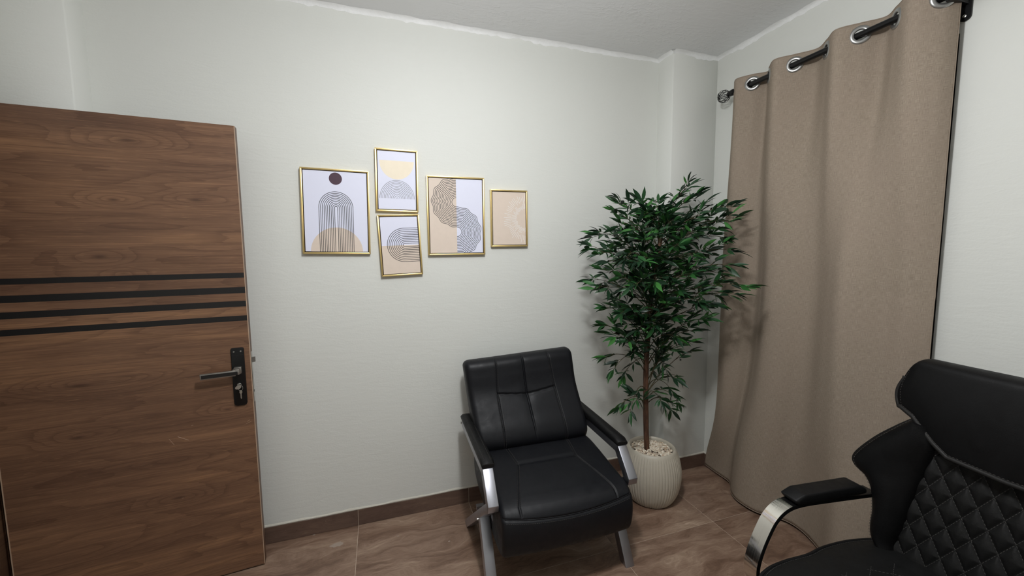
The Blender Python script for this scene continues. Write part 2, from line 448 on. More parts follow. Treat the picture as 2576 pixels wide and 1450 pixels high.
skirting('baseboard_left', [((X0, Y0), (X0, DY0 - .09), (1, 0)), ((X0, -LD - ST), (LP, -LD - ST + ST), (0, -1))])
bead('trim_5', [(LP, 0), (PX, 0), (PX, -PD), (0, -PD)], [(0, -1), (-1, 0), (0, -1)], SK, 'bead2', .004, .016, 21, up=True, proud=.005)
bead('trim_6', [(0, -PD), (0, Y0)], [(-1, 0)], SK, 'bead2', .004, .016, 25, up=True, proud=.005)

# dried paint drips on the tiles
dr = random.Random(4)
def drip(x, y, rx, ry):
    pts = [(x + rx * cos(a) * (1 + .25 * dr.uniform(-1, 1)), y + ry * sin(a) * (1 + .25 * dr.uniform(-1, 1))) for a in [2 * pi * k / 16 for k in range(16)]]
    MB().prism(pts, .0001, .0007, lambda a, b, h: (a, b, h)).build('paint_drip', 'drip', floor)
drip(-2.33, -.128, .032, .017)
for k in range(16): drip(dr.uniform(-2.5, -.5), -dr.uniform(.02, .5) ** 1.3, dr.uniform(.002, .006), dr.uniform(.002, .005))

# window behind the curtain
mb = MB()
fx0, fx1 = .05, .10
mb.box((fx0, WY0, WZ0), (fx1, WY0 + .05, WZ1)); mb.box((fx0, WY1 - .05, WZ0), (fx1, WY1, WZ1)); mb.box((fx0, WY0 + .05, WZ0), (fx1, WY1 - .05, WZ0 + .05)); mb.box((fx0, WY0 + .05, WZ1 - .05), (fx1, WY1 - .05, WZ1))
mb.box((fx0, (WY0 + WY1) / 2 - .03, WZ0 + .05), (fx1, (WY0 + WY1) / 2 + .03, WZ1 - .05))
win = struct('window_1', mb, 'alu')
for ya, yb in ((WY0 + .05, (WY0 + WY1) / 2 - .03), ((WY0 + WY1) / 2 + .03, WY1 - .05)):
    MB().box((.07, ya - .004, WZ0 + .046), (.076, yb + .004, WZ1 - .046)).build('pane', 'glass', win)

# ================================================================== DOOR
DE = Vector((-2.6452, -.16, 0)); DA = .0952; DW = .8273; DT = .042; DB, DTOP = .008, 2.0313
door = bpy.data.objects.new('door_1', None); C.objects.link(door); door['kind'] = 'structure'
door.location = DE; door.rotation_euler = (0, 0, DA)
# local: x<0 towards the hinge, y=0 the face we see, y>0 its thickness
mb = MB()
stripes = [(1.3755, 1.398), (1.307, 1.3345), (1.2465, 1.2725), (1.1825, 1.2065)]
zs = [DB] + [z for s in reversed(stripes) for z in s] + [DTOP]
leaf = MB().box((-DW, .0025, DB), (-.001, DT, DTOP))
for k in range(0, len(zs), 2): leaf.box((-DW, 0, zs[k]), (-.001, .0026, zs[k + 1]))
leaf.build('leaf', 'wood', door)
for a, b in stripes: MB().box((-DW, .0009, a), (-.0005, .0024, b)).build('stripe', 'blk', door)
MB().box((-.001, .003, DB), (.0012, DT, DTOP)).build('edge_band', 'woodedge', door)
mb = MB().box((-.0012, -.0006, DB), (.0016, .003, DTOP)); mb.box((-DW - .001, -.0006, DB), (-DW + .0025, .003, DTOP)); mb.build('edge_strip', 'edge', door)
# escutcheon plate
plate = []
px0, px1, pz0, pz1 = -.0715, -.0215, .797, 1.063
mb = MB()
for sgn, zc, in ((1, 0),):
    pts = [(px0, pz0 + .012), (px0 + .004, pz0 + .003), (px0 + .012, pz0), (px1 - .012, pz0), (px1 - .004, pz0 + .003), (px1, pz0 + .012), (px1, pz1 - .006), (px1 - .003, pz1 - .001), (px1 - .008, pz1), (px0 + .008, pz1), (px0 + .003, pz1 - .001), (px0, pz1 - .006)]
    mb.prism(pts, -.007, 0, lambda a, b, h: (a, h, b))
pl = mb.build('lock_plate', 'blkmetal', door, bevel=(.0018, 2))
for xx in (px0 + .012, px1 - .012): MB().lathe([(.0034, 0), (.0034, -.0013), (.0022, -.0018), (.001, -.0012)], 12, (xx, -.007, pz1 - .017), 'y').build('screw', 'gun', pl)
MB().box((px0 - .0002, -.0078, pz1 - .034), (px1 + .0002, -.0068, pz1 - .0325)).build('plate_seam', 'rubber', pl)
# lever handle
mb = MB(); zc = .962
mb.box((-.061, -.026, zc - .014), (-.033, -.006, zc + .016)); mb.box((-.062, -.05, zc - .012), (-.036, -.024, zc + .014))
sq = mb.build('lever', 'gun', door, bevel=(.003, 2))
mb = MB().box((-.178, -.052, zc - .0165), (-.05, -.040, zc + .0085), Matrix.Rotation(radians(-1.0), 3, 'Y'))
arm = mb.build('lever_arm', 'gun', sq, bevel=(.002, 2))
MB().box((-.173, -.0535, zc - .0115), (-.042, -.051, zc + .0035), Matrix.Rotation(radians(-1.0), 3, 'Y')).build('lever_inlay', 'blk', sq, bevel=(.0008, 1))
# cylinder, latch
MB().lathe([(.0085, 0), (.0085, -.0125), (.0075, -.0135), (.002, -.0135)], 20, (-.047, -.0, .894), 'y').build('lock_cylinder', 'nickel', door, smooth=True, angle=40)
MB().box((.0011, .012, .80), (.0026, .033, 1.035)).build('latch_plate', 'nickel', door, bevel=(.0006, 1))
MB().prism([(.0, .014), (.015, .024), (.015, .03), (.0, .03)], .985, 1.008, lambda a, b, h: (a, b, h)).build('latch_bolt', 'gun', door)
MB().box((.0022, .018, .845), (.0032, .027, .856)).build('bolt_hole', 'rubber', door)
# hinges on the far edge
for z in (.10, 1.0, 1.85):
    hg = MB().box((-DW - .0025, .004, z - .05), (-DW - .0004, .036, z + .05)).tube([(-DW - .006, -.004, z - .05), (-DW - .006, -.004, z + .05)], .006, 10).build('hinge', 'blkmetal', door)
    for dz in (-.03, 0, .03): MB().lathe([(.004, 0), (.004, -.001), (.002, -.0014)], 10, (-DW - .0024, .02, z + dz), 'x').build('screw', 'nickel', hg)
# scratches in the veneer
mb = MB()
for x0, z0, x1, z1 in ((-.30, .662, -.315, .69), (-.285, .695, -.248, .672), (-.235, .735, -.228, .736), (-.03, .716, -.018, .722), (-.035, .705, -.012, .715), (-.29, .415, -.283, .416)):
    mb.tube([(x0, -.0001, z0), (x1, -.0001, z1)], .0005, 4)
mb.build('scratches', 'edge', door)
# door frame (jambs and head) in the left wall
mb = MB()
mb.box((X0 - .1, DY0 - .02, 0), (X0 + .012, DY0 + .02, DZ)); mb.box((X0 - .1, DY1 - .015, 0), (X0 + .008, DY1 + .02, DZ)); mb.box((X0 - .1, DY0 + .02, DZ - .03), (X0 + .008, DY1 - .015, DZ))
mb.box((X0 + .0005, DY0 - .075, 0), (X0 + .014, DY0 - .02, DZ + .055)); mb.box((X0 + .0005, DY0 - .02, DZ), (X0 + .014, DY1 + .05, DZ + .055)); mb.box((X0 + .0005, DY1 + .02, 0), (X0 + .010, DY1 + .05, DZ))
struct('trim_7', mb, 'frame_wood')

# keys hanging in the lock
def rot_door(p): return Matrix.Rotation(DA, 3, 'Z') @ Vector(p) + DE
key = thing('key', 'silver key pushed into the black door lock plate', 'key', rot_door((-.047, -.0135, .894)), DA)
mb = MB(); mb.box((-.0012, -.014, -.0035), (.0012, .004, .0035)).build('blade', 'nickel', key)
mb = MB(); bowp = [(.011 * cos(a) * (1.1), .0085 * sin(a)) for a in [2 * pi * k / 20 for k in range(20)]]
mb.prism(bowp, -.0012, .0012, lambda a, b, h: (a * cos(.35) - 0, -.022 + a * sin(.35) * .4 + h, b - .004 + a * .12)).build('bow', 'nickel', key, bevel=(.0004, 1))
ring = thing('key_ring', 'thin wire ring looped through the key in the door lock', 'ring', rot_door((-.041, -.024, .882)), DA)
MB().tube([(.009 * cos(a), .002 * sin(a * 2), .012 * sin(a)) for a in [2 * pi * k / 28 for k in range(28)]], .0006, 6, True).build('ring', 'nickel', ring, smooth=True)
key2 = thing('key', 'second silver key dangling from the wire ring below the lock', 'key', rot_door((-.040, -.0255, .872)), DA)
mb = MB(); mb.prism([(.0055 * cos(a), .0085 * sin(a) - .007) for a in [2 * pi * k / 18 for k in range(18)]], -.001, .001, lambda a, b, h: (a, h, b)).build('bow', 'nickel', key2, bevel=(.0003, 1))
MB().prism([(-.0022, -.014), (.0022, -.014), (.0022, -.036), (0, -.039), (-.0022, -.034)], -.0009, .0009, lambda a, b, h: (a, h, b)).build('blade', 'nickel', key2)

# ================================================================== PICTURES
def strip(mb, pts, wd, y, closed=False):
    P = [Vector((p[0], p[1])) for p in pts]; m = len(P); vs = []; fs = []
    for i, p in enumerate(P):
        t = (P[(i + 1) % m] - P[i - 1]) if closed else (P[min(i + 1, m - 1)] - P[max(i - 1, 0)])
        t.normalize(); nn = Vector((-t.y, t.x)) * wd / 2
        vs += [(p.x + nn.x, y, p.y + nn.y), (p.x - nn.x, y, p.y - nn.y)]
    for i in range(m if closed else m - 1):
        k = (i + 1) % m; fs.append((2 * i, 2 * i + 1, 2 * k + 1, 2 * k))
    mb.add(vs, fs)
def arc(cx, cz, r, a0, a1, n=40): return [(cx + r * cos(radians(lerp(a0, a1, k / (n - 1)))), cz + r * sin(radians(lerp(a0, a1, k / (n - 1))))) for k in range(n)]
def fan(mb, pts, y): mb.add([(p[0], y, p[1]) for p in pts], [tuple(range(len(pts)))])

def picture(label, corners, depth=.022):
    # corners on the wall, measured on the front plane: tl, tr, br, bl
    k = 1 - depth / 2.228
    cs = [Vector((-2.0763 + (x + 2.0763) * k, 1.482 + (z - 1.482) * k)) for x, z in corners]
    c = sum(cs, Vector((0, 0))) / 4
    wd = ((cs[1] - cs[0]).length + (cs[2] - cs[3]).length) / 2; hg = ((cs[0] - cs[3]).length + (cs[1] - cs[2]).length) / 2
    ux = (cs[1] - cs[0] + cs[2] - cs[3]); ang = math.atan2(ux.y, ux.x)
    o = thing('picture_frame', label, 'picture', (c.x, -.0006, c.y), 0, 'gold framed prints on the wall'); o.rotation_euler = (0, -ang, 0)
    b = .0085; hw, hh = wd / 2, hg / 2
    for p, q, rr, s in (((-hw, -hh), (hw, -hh), (hw - b, -hh + b), (-hw + b, -hh + b)), ((hw, -hh), (hw, hh), (hw - b, hh - b), (hw - b, -hh + b)), ((hw, hh), (-hw, hh), (-hw + b, hh - b), (hw - b, hh - b)), ((-hw, hh), (-hw, -hh), (-hw + b, -hh + b), (-hw + b, hh - b))):
        MB().prism([p, q, rr, s], -depth, 0, lambda a, bb, h: (a, h, bb)).build('frame_bar', 'gold', o, bevel=(.0012, 2))
    MB().box((-hw + b - .001, -.008, -hh + b - .001), (hw - b + .001, -.002, hh - b + .001)).build('backing', 'gapm', o)
    g = .0035; iw, ih = hw - b - g, hh - b - g
    cv = MB().box((-iw, -.0185, -ih), (iw, -.0078, ih)).build('canvas', 'paper', o, bevel=(.001, 1))
    return o, cv, iw, ih
YP = -.0187
# 1: arches over a half sun
o, cv, iw, ih = picture('gold framed print of black arches under a plum dot, leftmost and largest on the wall', [(-2.427, 1.902), (-2.105, 1.900), (-2.115, 1.472), (-2.431, 1.480)])
mb = MB(); fan(mb, arc(0, -ih, .121, 0, 180, 48), YP); mb.build('half_sun', 'tan', cv, recalc=False)
mb = MB(); fan(mb, arc(.001, -ih + .362, .030, 0, 360, 48)[:-1], YP); mb.build('plum_dot', 'plum', cv, recalc=False)
mb = MB(); zc = -ih + .219
for k in range(10):
    r = .0072 + .00795 * k
    strip(mb, [(-r, -ih)] + [(p[0], p[1]) for p in arc(0, zc, r, 180, 0, 40)] + [(r, -ih)], .0025, YP - .0003)
mb.build('arch_lines', 'ink', cv, recalc=False)
# 2: pale half disc over a rainbow
o, cv, iw, ih = picture('small gold framed print of a pale half disc over grey rainbow arcs, hung highest', [(-2.073, 2.018), (-1.858, 2.019), (-1.861, 1.692), (-2.078, 1.699)])
mb = MB(); fan(mb, [(p[0], p[1] * 1.09 - .0) for p in arc(.0, 0, .087, 180, 360, 40)], YP)
mb.v = [(p[0], p[1], p[2] - ih + .249) for p in mb.v]; mb.build('half_disc', 'sand', cv, recalc=False)
mb = MB()
for k in range(12):
    r = .004 + (.087 - .004) * (k / 11) ** .92
    strip(mb, [(p[0], p[1] * 1.08) for p in arc(0, 0, r, 0, 180, 40)], .0019, YP - .0003)
mb.v = [(p[0], p[1], p[2] - ih + .056) for p in mb.v]; mb.build('rainbow_lines', 'ink2', cv, recalc=False)
# 3: U lines lying on their side
o, cv, iw, ih = picture('small tilted gold framed print of sideways nested loops, hung lowest', [(-2.075, 1.675), (-1.857, 1.687), (-1.850, 1.359), (-2.063, 1.354)])
MB().box((-iw, YP, -ih), (iw, -.018, -.0)).build('tan_half', 'tan', cv)
mb = MB()
for k in range(10):
    r = .0082 + .0089 * k
    strip(mb, [(iw, .001 + r)] + [(p[0], p[1]) for p in arc(.022, .001, r, 90, 270, 40)] + [(iw, .001 - r)], .0025, YP - .0004)
mb.build('loop_lines', 'ink', cv, recalc=False)
# 4: rippled S band
o, cv, iw, ih = picture('gold framed print of a rippling black S band on tan and white', [(-1.818, 1.893), (-1.495, 1.893), (-1.495, 1.464), (-1.813, 1.463)])
MB().box((-iw, YP, -ih), (-.0, -.018, ih)).build('tan_half', 'tan', cv)
mb = MB(); z1, z2 = -ih + .276, -ih + .116; sep = z1 - z2; rl, rh = .0245, .1335
for k in range(14):
    r = lerp(rl, rh, k / 13); pts = []
    for i in range(80):
        t = i / 79; a = radians(lerp(90, 270, t)); q = r * (1 + .030 * sin(6.5 * 2 * pi * t + .6) * min(1, 8 * t, 8 * (1 - t) + .2)); pts.append((q * cos(a) * .99, z1 + q * sin(a)))
    r2 = sep - r if False else (z1 - r) - z2
    for i in range(1, 80):
        t = i / 79; a = radians(lerp(90, -90, t)); q = r2 * (1 + .030 * sin(6.5 * 2 * pi * t + 2.2) * min(1, 8 * t + .2, 8 * (1 - t))); pts.append((q * cos(a) * .99, z2 + q * sin(a)))
    seg = []
    for p in pts:
        if abs(p[1]) < ih and abs(p[0]) < iw: seg.append(p)
        else:
            if len(seg) > 1: strip(mb, seg, .0025, YP - .0004)
            seg = []
    if len(seg) > 1: strip(mb, seg, .0025, YP - .0004)
mb.build('ripple_lines', 'ink', cv, recalc=False)
# 5: sunburst
o, cv, iw, ih = picture('smallest gold framed print, tan with a white half sunburst, rightmost on the wall', [(-1.459, 1.831), (-1.235, 1.835), (-1.235, 1.507), (-1.457, 1.509)])
MB().box((-iw, YP, -ih), (iw, -.018, ih)).build('tan_field', 'tan', cv)
mb = MB(); rr = random.Random(5)
for k in range(36):
    a = radians(92 + 176 * k / 35); 
    for r0, r1 in ((.050 + rr.random() * .008, .068 + rr.random() * .022), (.088 + rr.random() * .012, .112 + rr.random() * .026)):
        p0, p1 = (iw - .001 + r0 * cos(a), r0 * sin(a) * 1.02), (iw - .001 + r1 * cos(a), r1 * sin(a) * 1.02)
        if p1[0] < iw and p0[0] < iw: strip(mb, [p0, p1], .0019, YP - .0004)
mb.build('sun_rays', 'chalk', cv, recalc=False)

# ================================================================== CURTAIN
RX, RZ = -.096, 2.384
rod = thing('curtain_rod', 'black curtain rod with wire ball finial fixed to the right wall', 'curtain rod', (RX, -.362, RZ))
L0, L1 = 0.0, -1.10
MB().tube([(0, L0, 0), (0, L1, 0)], .0135, 16).build('rod', 'blkmetal', rod, smooth=True, angle=50)
def finial(y, s):
    fo = MB().lathe([(.0155, 0), (.0185, .006 * s), (.0165, .03 * s), (.010, .036 * s), (.013, .042 * s), (.010, .047 * s)], 18, (0, y, 0), 'y').build('finial', 'blkmetal', rod, smooth=True, angle=50)
    mb = MB(); R = .035; cy = y + (.045 + R * .9) * s
    for k in range(6):
        ax = Matrix.Rotation(pi * k / 6, 3, 'Y')
        mb.tube([ax @ Vector((R * cos(a), R * sin(a), 0)) + Vector((0, cy, 0)) for a in [2 * pi * j / 28 for j in range(28)]], .0013, 5, True)
    for k, tl in enumerate((.55, -.55, .95, -.95)):
        ax = Matrix.Rotation(tl, 3, 'X') @ Matrix.Rotation(.5 * k, 3, 'Z')
        rr_ = R * .985
        mb.tube([ax @ Vector((rr_ * cos(a), rr_ * sin(a) , 0)) + Vector((0, cy, 0)) for a in [2 * pi * j / 28 for j in range(28)]], .0013, 5, True)
    mb.build('wire_ball', 'blkmetal', fo, smooth=True)
finial(L0, 1); finial(L1, -1)
def bracket(y):
    mb = MB()
    mb.box((-.010, y - .011, -.024), (.094, y + .011, -.012))                 # arm
    mb.lathe([(.021, -.012), (.021, .012)], 20, (0, y, 0), 'y')                # collar
    b = mb.build('bracket', 'blkmetal', rod, bevel=(.0015, 1))
    pts = arc(0, .03, .017, 0, 180, 10) + arc(0, -.062, .017, 180, 360, 10)
    bp = MB().prism(pts, .087, .0955, lambda a, bb, h: (h, y + a, bb)).build('wall_plate', 'blkmetal', b, bevel=(.0015, 1))
    MB().lathe([(.0055, .0), (.0055, -.002), (.003, -.003)], 12, (.087, y, -.062), 'x').build('screw', 'nickel', b)
bracket(-.09); bracket(-.922)

# curtain surface: rows of z, columns of s
GY = [-.478, -.577, -.712, -.862, -.997, -1.123, -1.262]      # grommet centres along the rod
def top_prof():
    """dense (x, y) of the wave at rod height; s as arclength-ish param"""
    pts = []
    knots = [-.352] + GY + [-1.296]
    # signs: segment before grommet 0 in front of the rod (-), then behind, ...
    pts.append((-.104, -.366))
    for k in range(7):
        a = GY[k - 1] if k else -.352; m = (a + GY[k]) / 2; sgn = -1 if k % 2 == 0 else 1
        amp = .036 if k == 0 else .046
        pts.append((RX + sgn * amp, m if k else -.41)); pts.append((RX, GY[k]))
    pts.append((-.045, -1.287))
    return pts
TP = top_prof()
NS = 241
def dense(P):
    D = catmull([(x, y, 0) for x, y in P], 1600)
    L = [0.0]
    for a, b in zip(D, D[1:]): L.append(L[-1] + (b - a).length)
    return D, L
DT_, LT_ = dense(TP)
BP = [(-.012, -.163), (-.020, -.27), (-.030, -.378), (-.105, -.462), (-.140, -.545), (-.125, -.655), (-.050, -.745), (-.040, -.83), (-.085, -.955), (-.155, -1.06), (-.135, -1.15), (-.07, -1.22), (-.04, -1.284)]
MP = [(-.100, -.328), (-.128, -.40), (-.108, -.47), (-.068, -.53), (-.098, -.59), (-.142, -.66), (-.132, -.735), (-.085, -.81), (-.080, -.87), (-.122, -.95), (-.148, -1.02), (-.112, -1.09), (-.078, -1.15), (-.082, -1.22), (-.04, -1.284)]
DB_, LB_ = dense(BP); DM_, LM_ = dense(MP)
def at(D, L, s):
    import bisect
    t = s * L[-1]; i = min(max(bisect.bisect_left(L, t), 1), len(L) - 1)
    f = (t - L[i - 1]) / max(1e-9, L[i] - L[i - 1]); return D[i - 1].lerp(D[i], f)
ZT, ZB, ZM = RZ + .048, .018, 1.25
zsC = [ZT - i * .008 for i in range(14)] + [lerp(ZT - .112, ZB, (i + 1) / 110) for i in range(110)]
def sm(t): t = min(1, max(0, t)); return t * t * (3 - 2 * t)
def cpoint(s, z):
    a = at(DT_, LT_, s); m = at(DM_, LM_, s); b = at(DB_, LB_, s)
    if z > ZM: t = sm((ZT - .08 - z) / (ZT - .08 - ZM)); p = a.lerp(m, t)
    else:
        t = sm((ZM - z) / (ZM - ZB)); t = .5 * t + .5 * t * t; t = t ** lerp(4.0, 1.0, min(1, s / .2)); p = m.lerp(b, t)
    x = p.x + .004 * noise.noise((s * 9, z * 2.2, 1)) * sm((2.35 - z) / .3)
    for zc in (1.62, 1.30, .78, .42):
        x += .0022 * math.exp(-((z - zc - .004 * sin(s * 5)) / .006) ** 2)
    return Vector((min(x, -.010 if z > .12 else -.0115), p.y, z))
cur = thing('curtain', 'beige linen eyelet curtain hanging from the black rod on the right wall', 'curtain', (-.1, -.8, 0))
orig = Vector((-.1, -.8, 0))
mb = MB(); rows = []; ts = .0013
front = [[cpoint(i / (NS - 1), z) - orig for i in range(NS)] for z in zsC]
# grommet holes: drop faces whose centre lies in the opening
vs_ = [p for r in front for p in r]; fs_ = []
gc = [Vector((RX, y, RZ)) - orig for y in GY]
for i in range(len(zsC) - 1):
    for j in range(NS - 1):
        q = (i * NS + j, i * NS + j + 1, (i + 1) * NS + j + 1, (i + 1) * NS + j)
        cc = sum((vs_[k] for k in q), Vector()) / 4
        if any((cc - g).length < .026 for g in gc): continue
        fs_.append(q)
mb.add(vs_, fs_)
me = bpy.data.meshes.new('cloth'); me.from_pydata(mb.v, [], mb.f)
uvl = me.uv_layers.new(name='UVMap'); TL = LT_[-1]
for lp in me.loops:
    vi = lp.vertex_index; uvl.data[lp.index].uv = ((vi % NS) / (NS - 1) * TL, zsC[vi // NS])
for p in me.polygons: p.use_smooth = True
me.materials.append(M['linen'])
cl = bpy.data.objects.new('cloth', me); C.objects.link(cl); cl.parent = cur
sm_ = cl.modifiers.new('thickness', 'SOLIDIFY'); sm_.thickness = .0022; sm_.offset = 0
# hems: turned edge strips down both sides and along the bottom
mb = MB()
def hem(path): mb.tube(path, .0024, 6)
hem([cpoint(0.0, z) - orig for z in zsC]); hem([cpoint(1.0, z) - orig for z in zsC])
hem([cpoint(i / 120, ZB) - orig for i in range(121)]); hem([cpoint(i / 240, ZT) - orig for i in range(241)])
o = mb.build('hem', 'linen', cur, smooth=True)
for k, y in enumerate(GY):
    # tangent of the cloth at the grommet
    best = min(range(1, len(DT_) - 1), key=lambda i: (DT_[i] - Vector((RX, y, 0))).length)
    t = (DT_[min(best + 6, len(DT_) - 1)] - DT_[max(best - 6, 0)]).normalized(); nrm = Vector((t.y, -t.x, 0)); 
    rot = Matrix((t, Vector((0, 0, 1)), nrm)).transposed()
    mb = MB(); prof = [(.0215, -.0035), (.0235, -.0055), (.031, -.0052), (.0375, -.0028), (.0385, 0), (.0375, .0028), (.031, .0052), (.0235, .0055), (.0215, .0035)]
    mb.lathe(prof, 40, caps=False)
    n_ = 40; m_ = len(prof); mb.f += [((m_ - 1) * n_ + j, (m_ - 1) * n_ + (j + 1) % n_, (j + 1) % n_, j) for j in range(n_)]
    mb.v = [tuple(rot @ Vector(v)) for v in mb.v]
    mb.build('grommet', 'eyelet', cur, smooth=True, loc=tuple(Vector((RX, y, RZ)) - orig))

# ================================================================== ARMCHAIR
AC = thing('armchair', 'low black leather armchair with steel arms, standing before the potted tree', 'armchair', (-1.3367, -.646, 0), -.024)
# local: x = right as seen, y = -v (v forward)
def inset_loop(loop, e):
    n = len(loop); out = []
    cx = sum(p[0] for p in loop) / n; cz = sum(p[1] for p in loop) / n
    for i in range(n):
        a = Vector(loop[i - 1]); b = Vector(loop[(i + 1) % n]); t = (b - a).normalized(); nn = Vector((-t.y, t.x))
        if nn.dot(Vector((cx, cz)) - Vector(loop[i])) < 0: nn = -nn
        out.append(Vector(loop[i]) + nn * e)
    return out
def loft(loopf, w0, nu, er, disp=None, shift=None):
    """closed (v,z) loop swept over u in [-w0, w0] with rounded ends"""
    us = []; n1 = 7
    for k in range(n1): us.append(-w0 + er * (1 - cos(pi / 2 * k / (n1 - 1))))
    for k in range(1, nu): us.append(lerp(-w0 + er, w0 - er, k / nu))
    for k in range(n1): us.append(w0 - er + er * sin(pi / 2 * k / (n1 - 1)))
    rows = []
    for u in us:
        d = max(0, abs(u) - (w0 - er)) / er; e = er * (1 - sqrt(max(0, 1 - d * d)))
        lp = loopf(u); L = inset_loop(lp, e) if e > 1e-6 else [Vector(p) for p in lp]; row = []
        for i, p in enumerate(L):
            v, z = p
            if disp: v, z = disp(u, v, z, i)
            row.append((u + (shift(z, u) if shift else 0), -v, z))
        rows.append(row)
    mb = MB(); mb.grid(rows, wrap=True); n = len(rows[0])
    mb.f.append(tuple(range(n))[::-1]); mb.f.append(tuple(range((len(rows) - 1) * n, len(rows) * n)))
    return mb
def gs(x, s): return math.exp(-(x / s) ** 2)
back_loop = [(p.x, p.y) for p in catmull([(-.525, .918), (-.478, .922), (-.447, .898), (-.432, .84), (-.41, .75), (-.352, .65), (-.300, .57), (-.282, .51), (-.308, .458), (-.35, .435), (-.42, .44), (-.462, .52), (-.50, .66), (-.53, .80), (-.545, .885)], 250, True)]
def bdisp(u, v, z, i):
    if v > lerp(-.47, -.37, min(1, max(0, (.92 - z) / .45))) - .02 and z > .44:
        d = 0
        puff = .010 * max(0, 1 - (u / .3) ** 4)
        d -= puff
        us = interp([.45, .74, .92], [.172, .163, .150], z)
        d += .008 * gs(abs(u) - us, .0042)                          # vertical seams
        if abs(u) < us:
            f = max(0, min(1, (z - .50) / .12))
            d += .011 * gs(u, .0042) * f + .003 * gs(u, .022) * f   # centre crease
            zz = .737 - .020 * (1 - abs(u) / us)
            d += .011 * gs(z - zz, .0042) + .003 * gs(z - zz, .022) * (1 - abs(u) / us)
            d += .005 * gs(math.hypot(u, z - .717), .03)
        v -= d
    z += (.050 * u - .013) * max(0, (z - .5) / .42)
    return v, z
bshift = lambda z, u=0: (-.022 + (.055 * u if u < -.2 else 0)) * max(0, (z - .5) / .42) 
bk = loft(lambda u: back_loop, .306, 220, .03, bdisp, bshift)
bkb = bvh_of(bk)
bko = bk.build('backrest', 'leather', AC, smooth=True, recalc=True)
seat_loop = [(p.x, p.y) for p in catmull([(-.42, .44), (-.36, .468), (-.28, .478), (-.18, .470), (-.06, .452), (.04, .438), (.098, .424), (.132, .396), (.147, .345), (.142, .275), (.120, .228), (.06, .210), (-.05, .215), (-.2, .24), (-.36, .27), (-.43, .32), (-.44, .39)], 240, True)]
def seam_z(u): return .402 - .020 * (1 - (u / .3) ** 2) - .004
def sdisp(u, v, z, i):
    if v > -.27 and z > .40 :
        us = interp([-.25, -.13, .10], [.165, .150, .222], v)
        dz = .010 * max(0, 1 - (u / .3) ** 4) * min(1, max(0, (.13 - v) / .06))
        dz -= .006 * gs(abs(u) - us, .004)
        if abs(u) < us: dz -= .006 * gs(v + .135, .010) - .003 * gs(v + .05, .08)
        z += dz
    if v > .10 and .33 < z < .44: v += -.006 * gs(z - seam_z(u), .0045) + .016 * (1 - (u / .3) ** 2)
    elif v > .05: v += .016 * (1 - (u / .3) ** 2) * sm((v - .05) / .06)
    return v, z
st = loft(lambda u: seat_loop, .304, 220, .022, sdisp)
stb = bvh_of(st)
sto = st.build('seat', 'leather', AC, smooth=True)
# stitching on backrest and seat
mb = MB()
for s in (-1, 1):
    for off in (-.0055, .0055):
        pts = [(s * interp([.45, .74, .92], [.172, .163, .150], z) + off + bshift(z), -1.0, z) for z in [.455 + .0045 * k for k in range(101)]]
        dashes(mb, project_path(bkb, pts, (0, 1, 0), .0004), .006, .003, .0009)
tag(mb.build('stitching', 'thread2', bko), kind='stuff')
mb = MB()
for s in (-1, 1):
    for off in (-.0055, .0055):
        pts = [(s * (interp([-.25, -.13, .10], [.165, .150, .222], v) + off), -v, 1.0) for v in [-.27 + .0045 * k for k in range(86)]]
        dashes(mb, project_path(stb, pts, (0, 0, -1), .0004), .006, .003, .0008)
for dz in (-.011,):
    pts = [(u, -1.0, seam_z(u) + dz) for u in [-.288 + .0048 * k for k in range(121)]]
    dashes(mb, project_path(stb, pts, (0, 1, 0), .0004), .006, .003, .0008)
pts = [(u, -1.0, seam_z(u)) for u in [-.29 + .0058 * k for k in range(101)]]
tag(mb.build('stitching', 'thread2', sto), kind='stuff')
wp = MB(); pp = project_path(stb, pts, (0, 1, 0), .0); wp.tube(pp, .0028, 6); wp.build('piping', 'leather', sto, smooth=True)
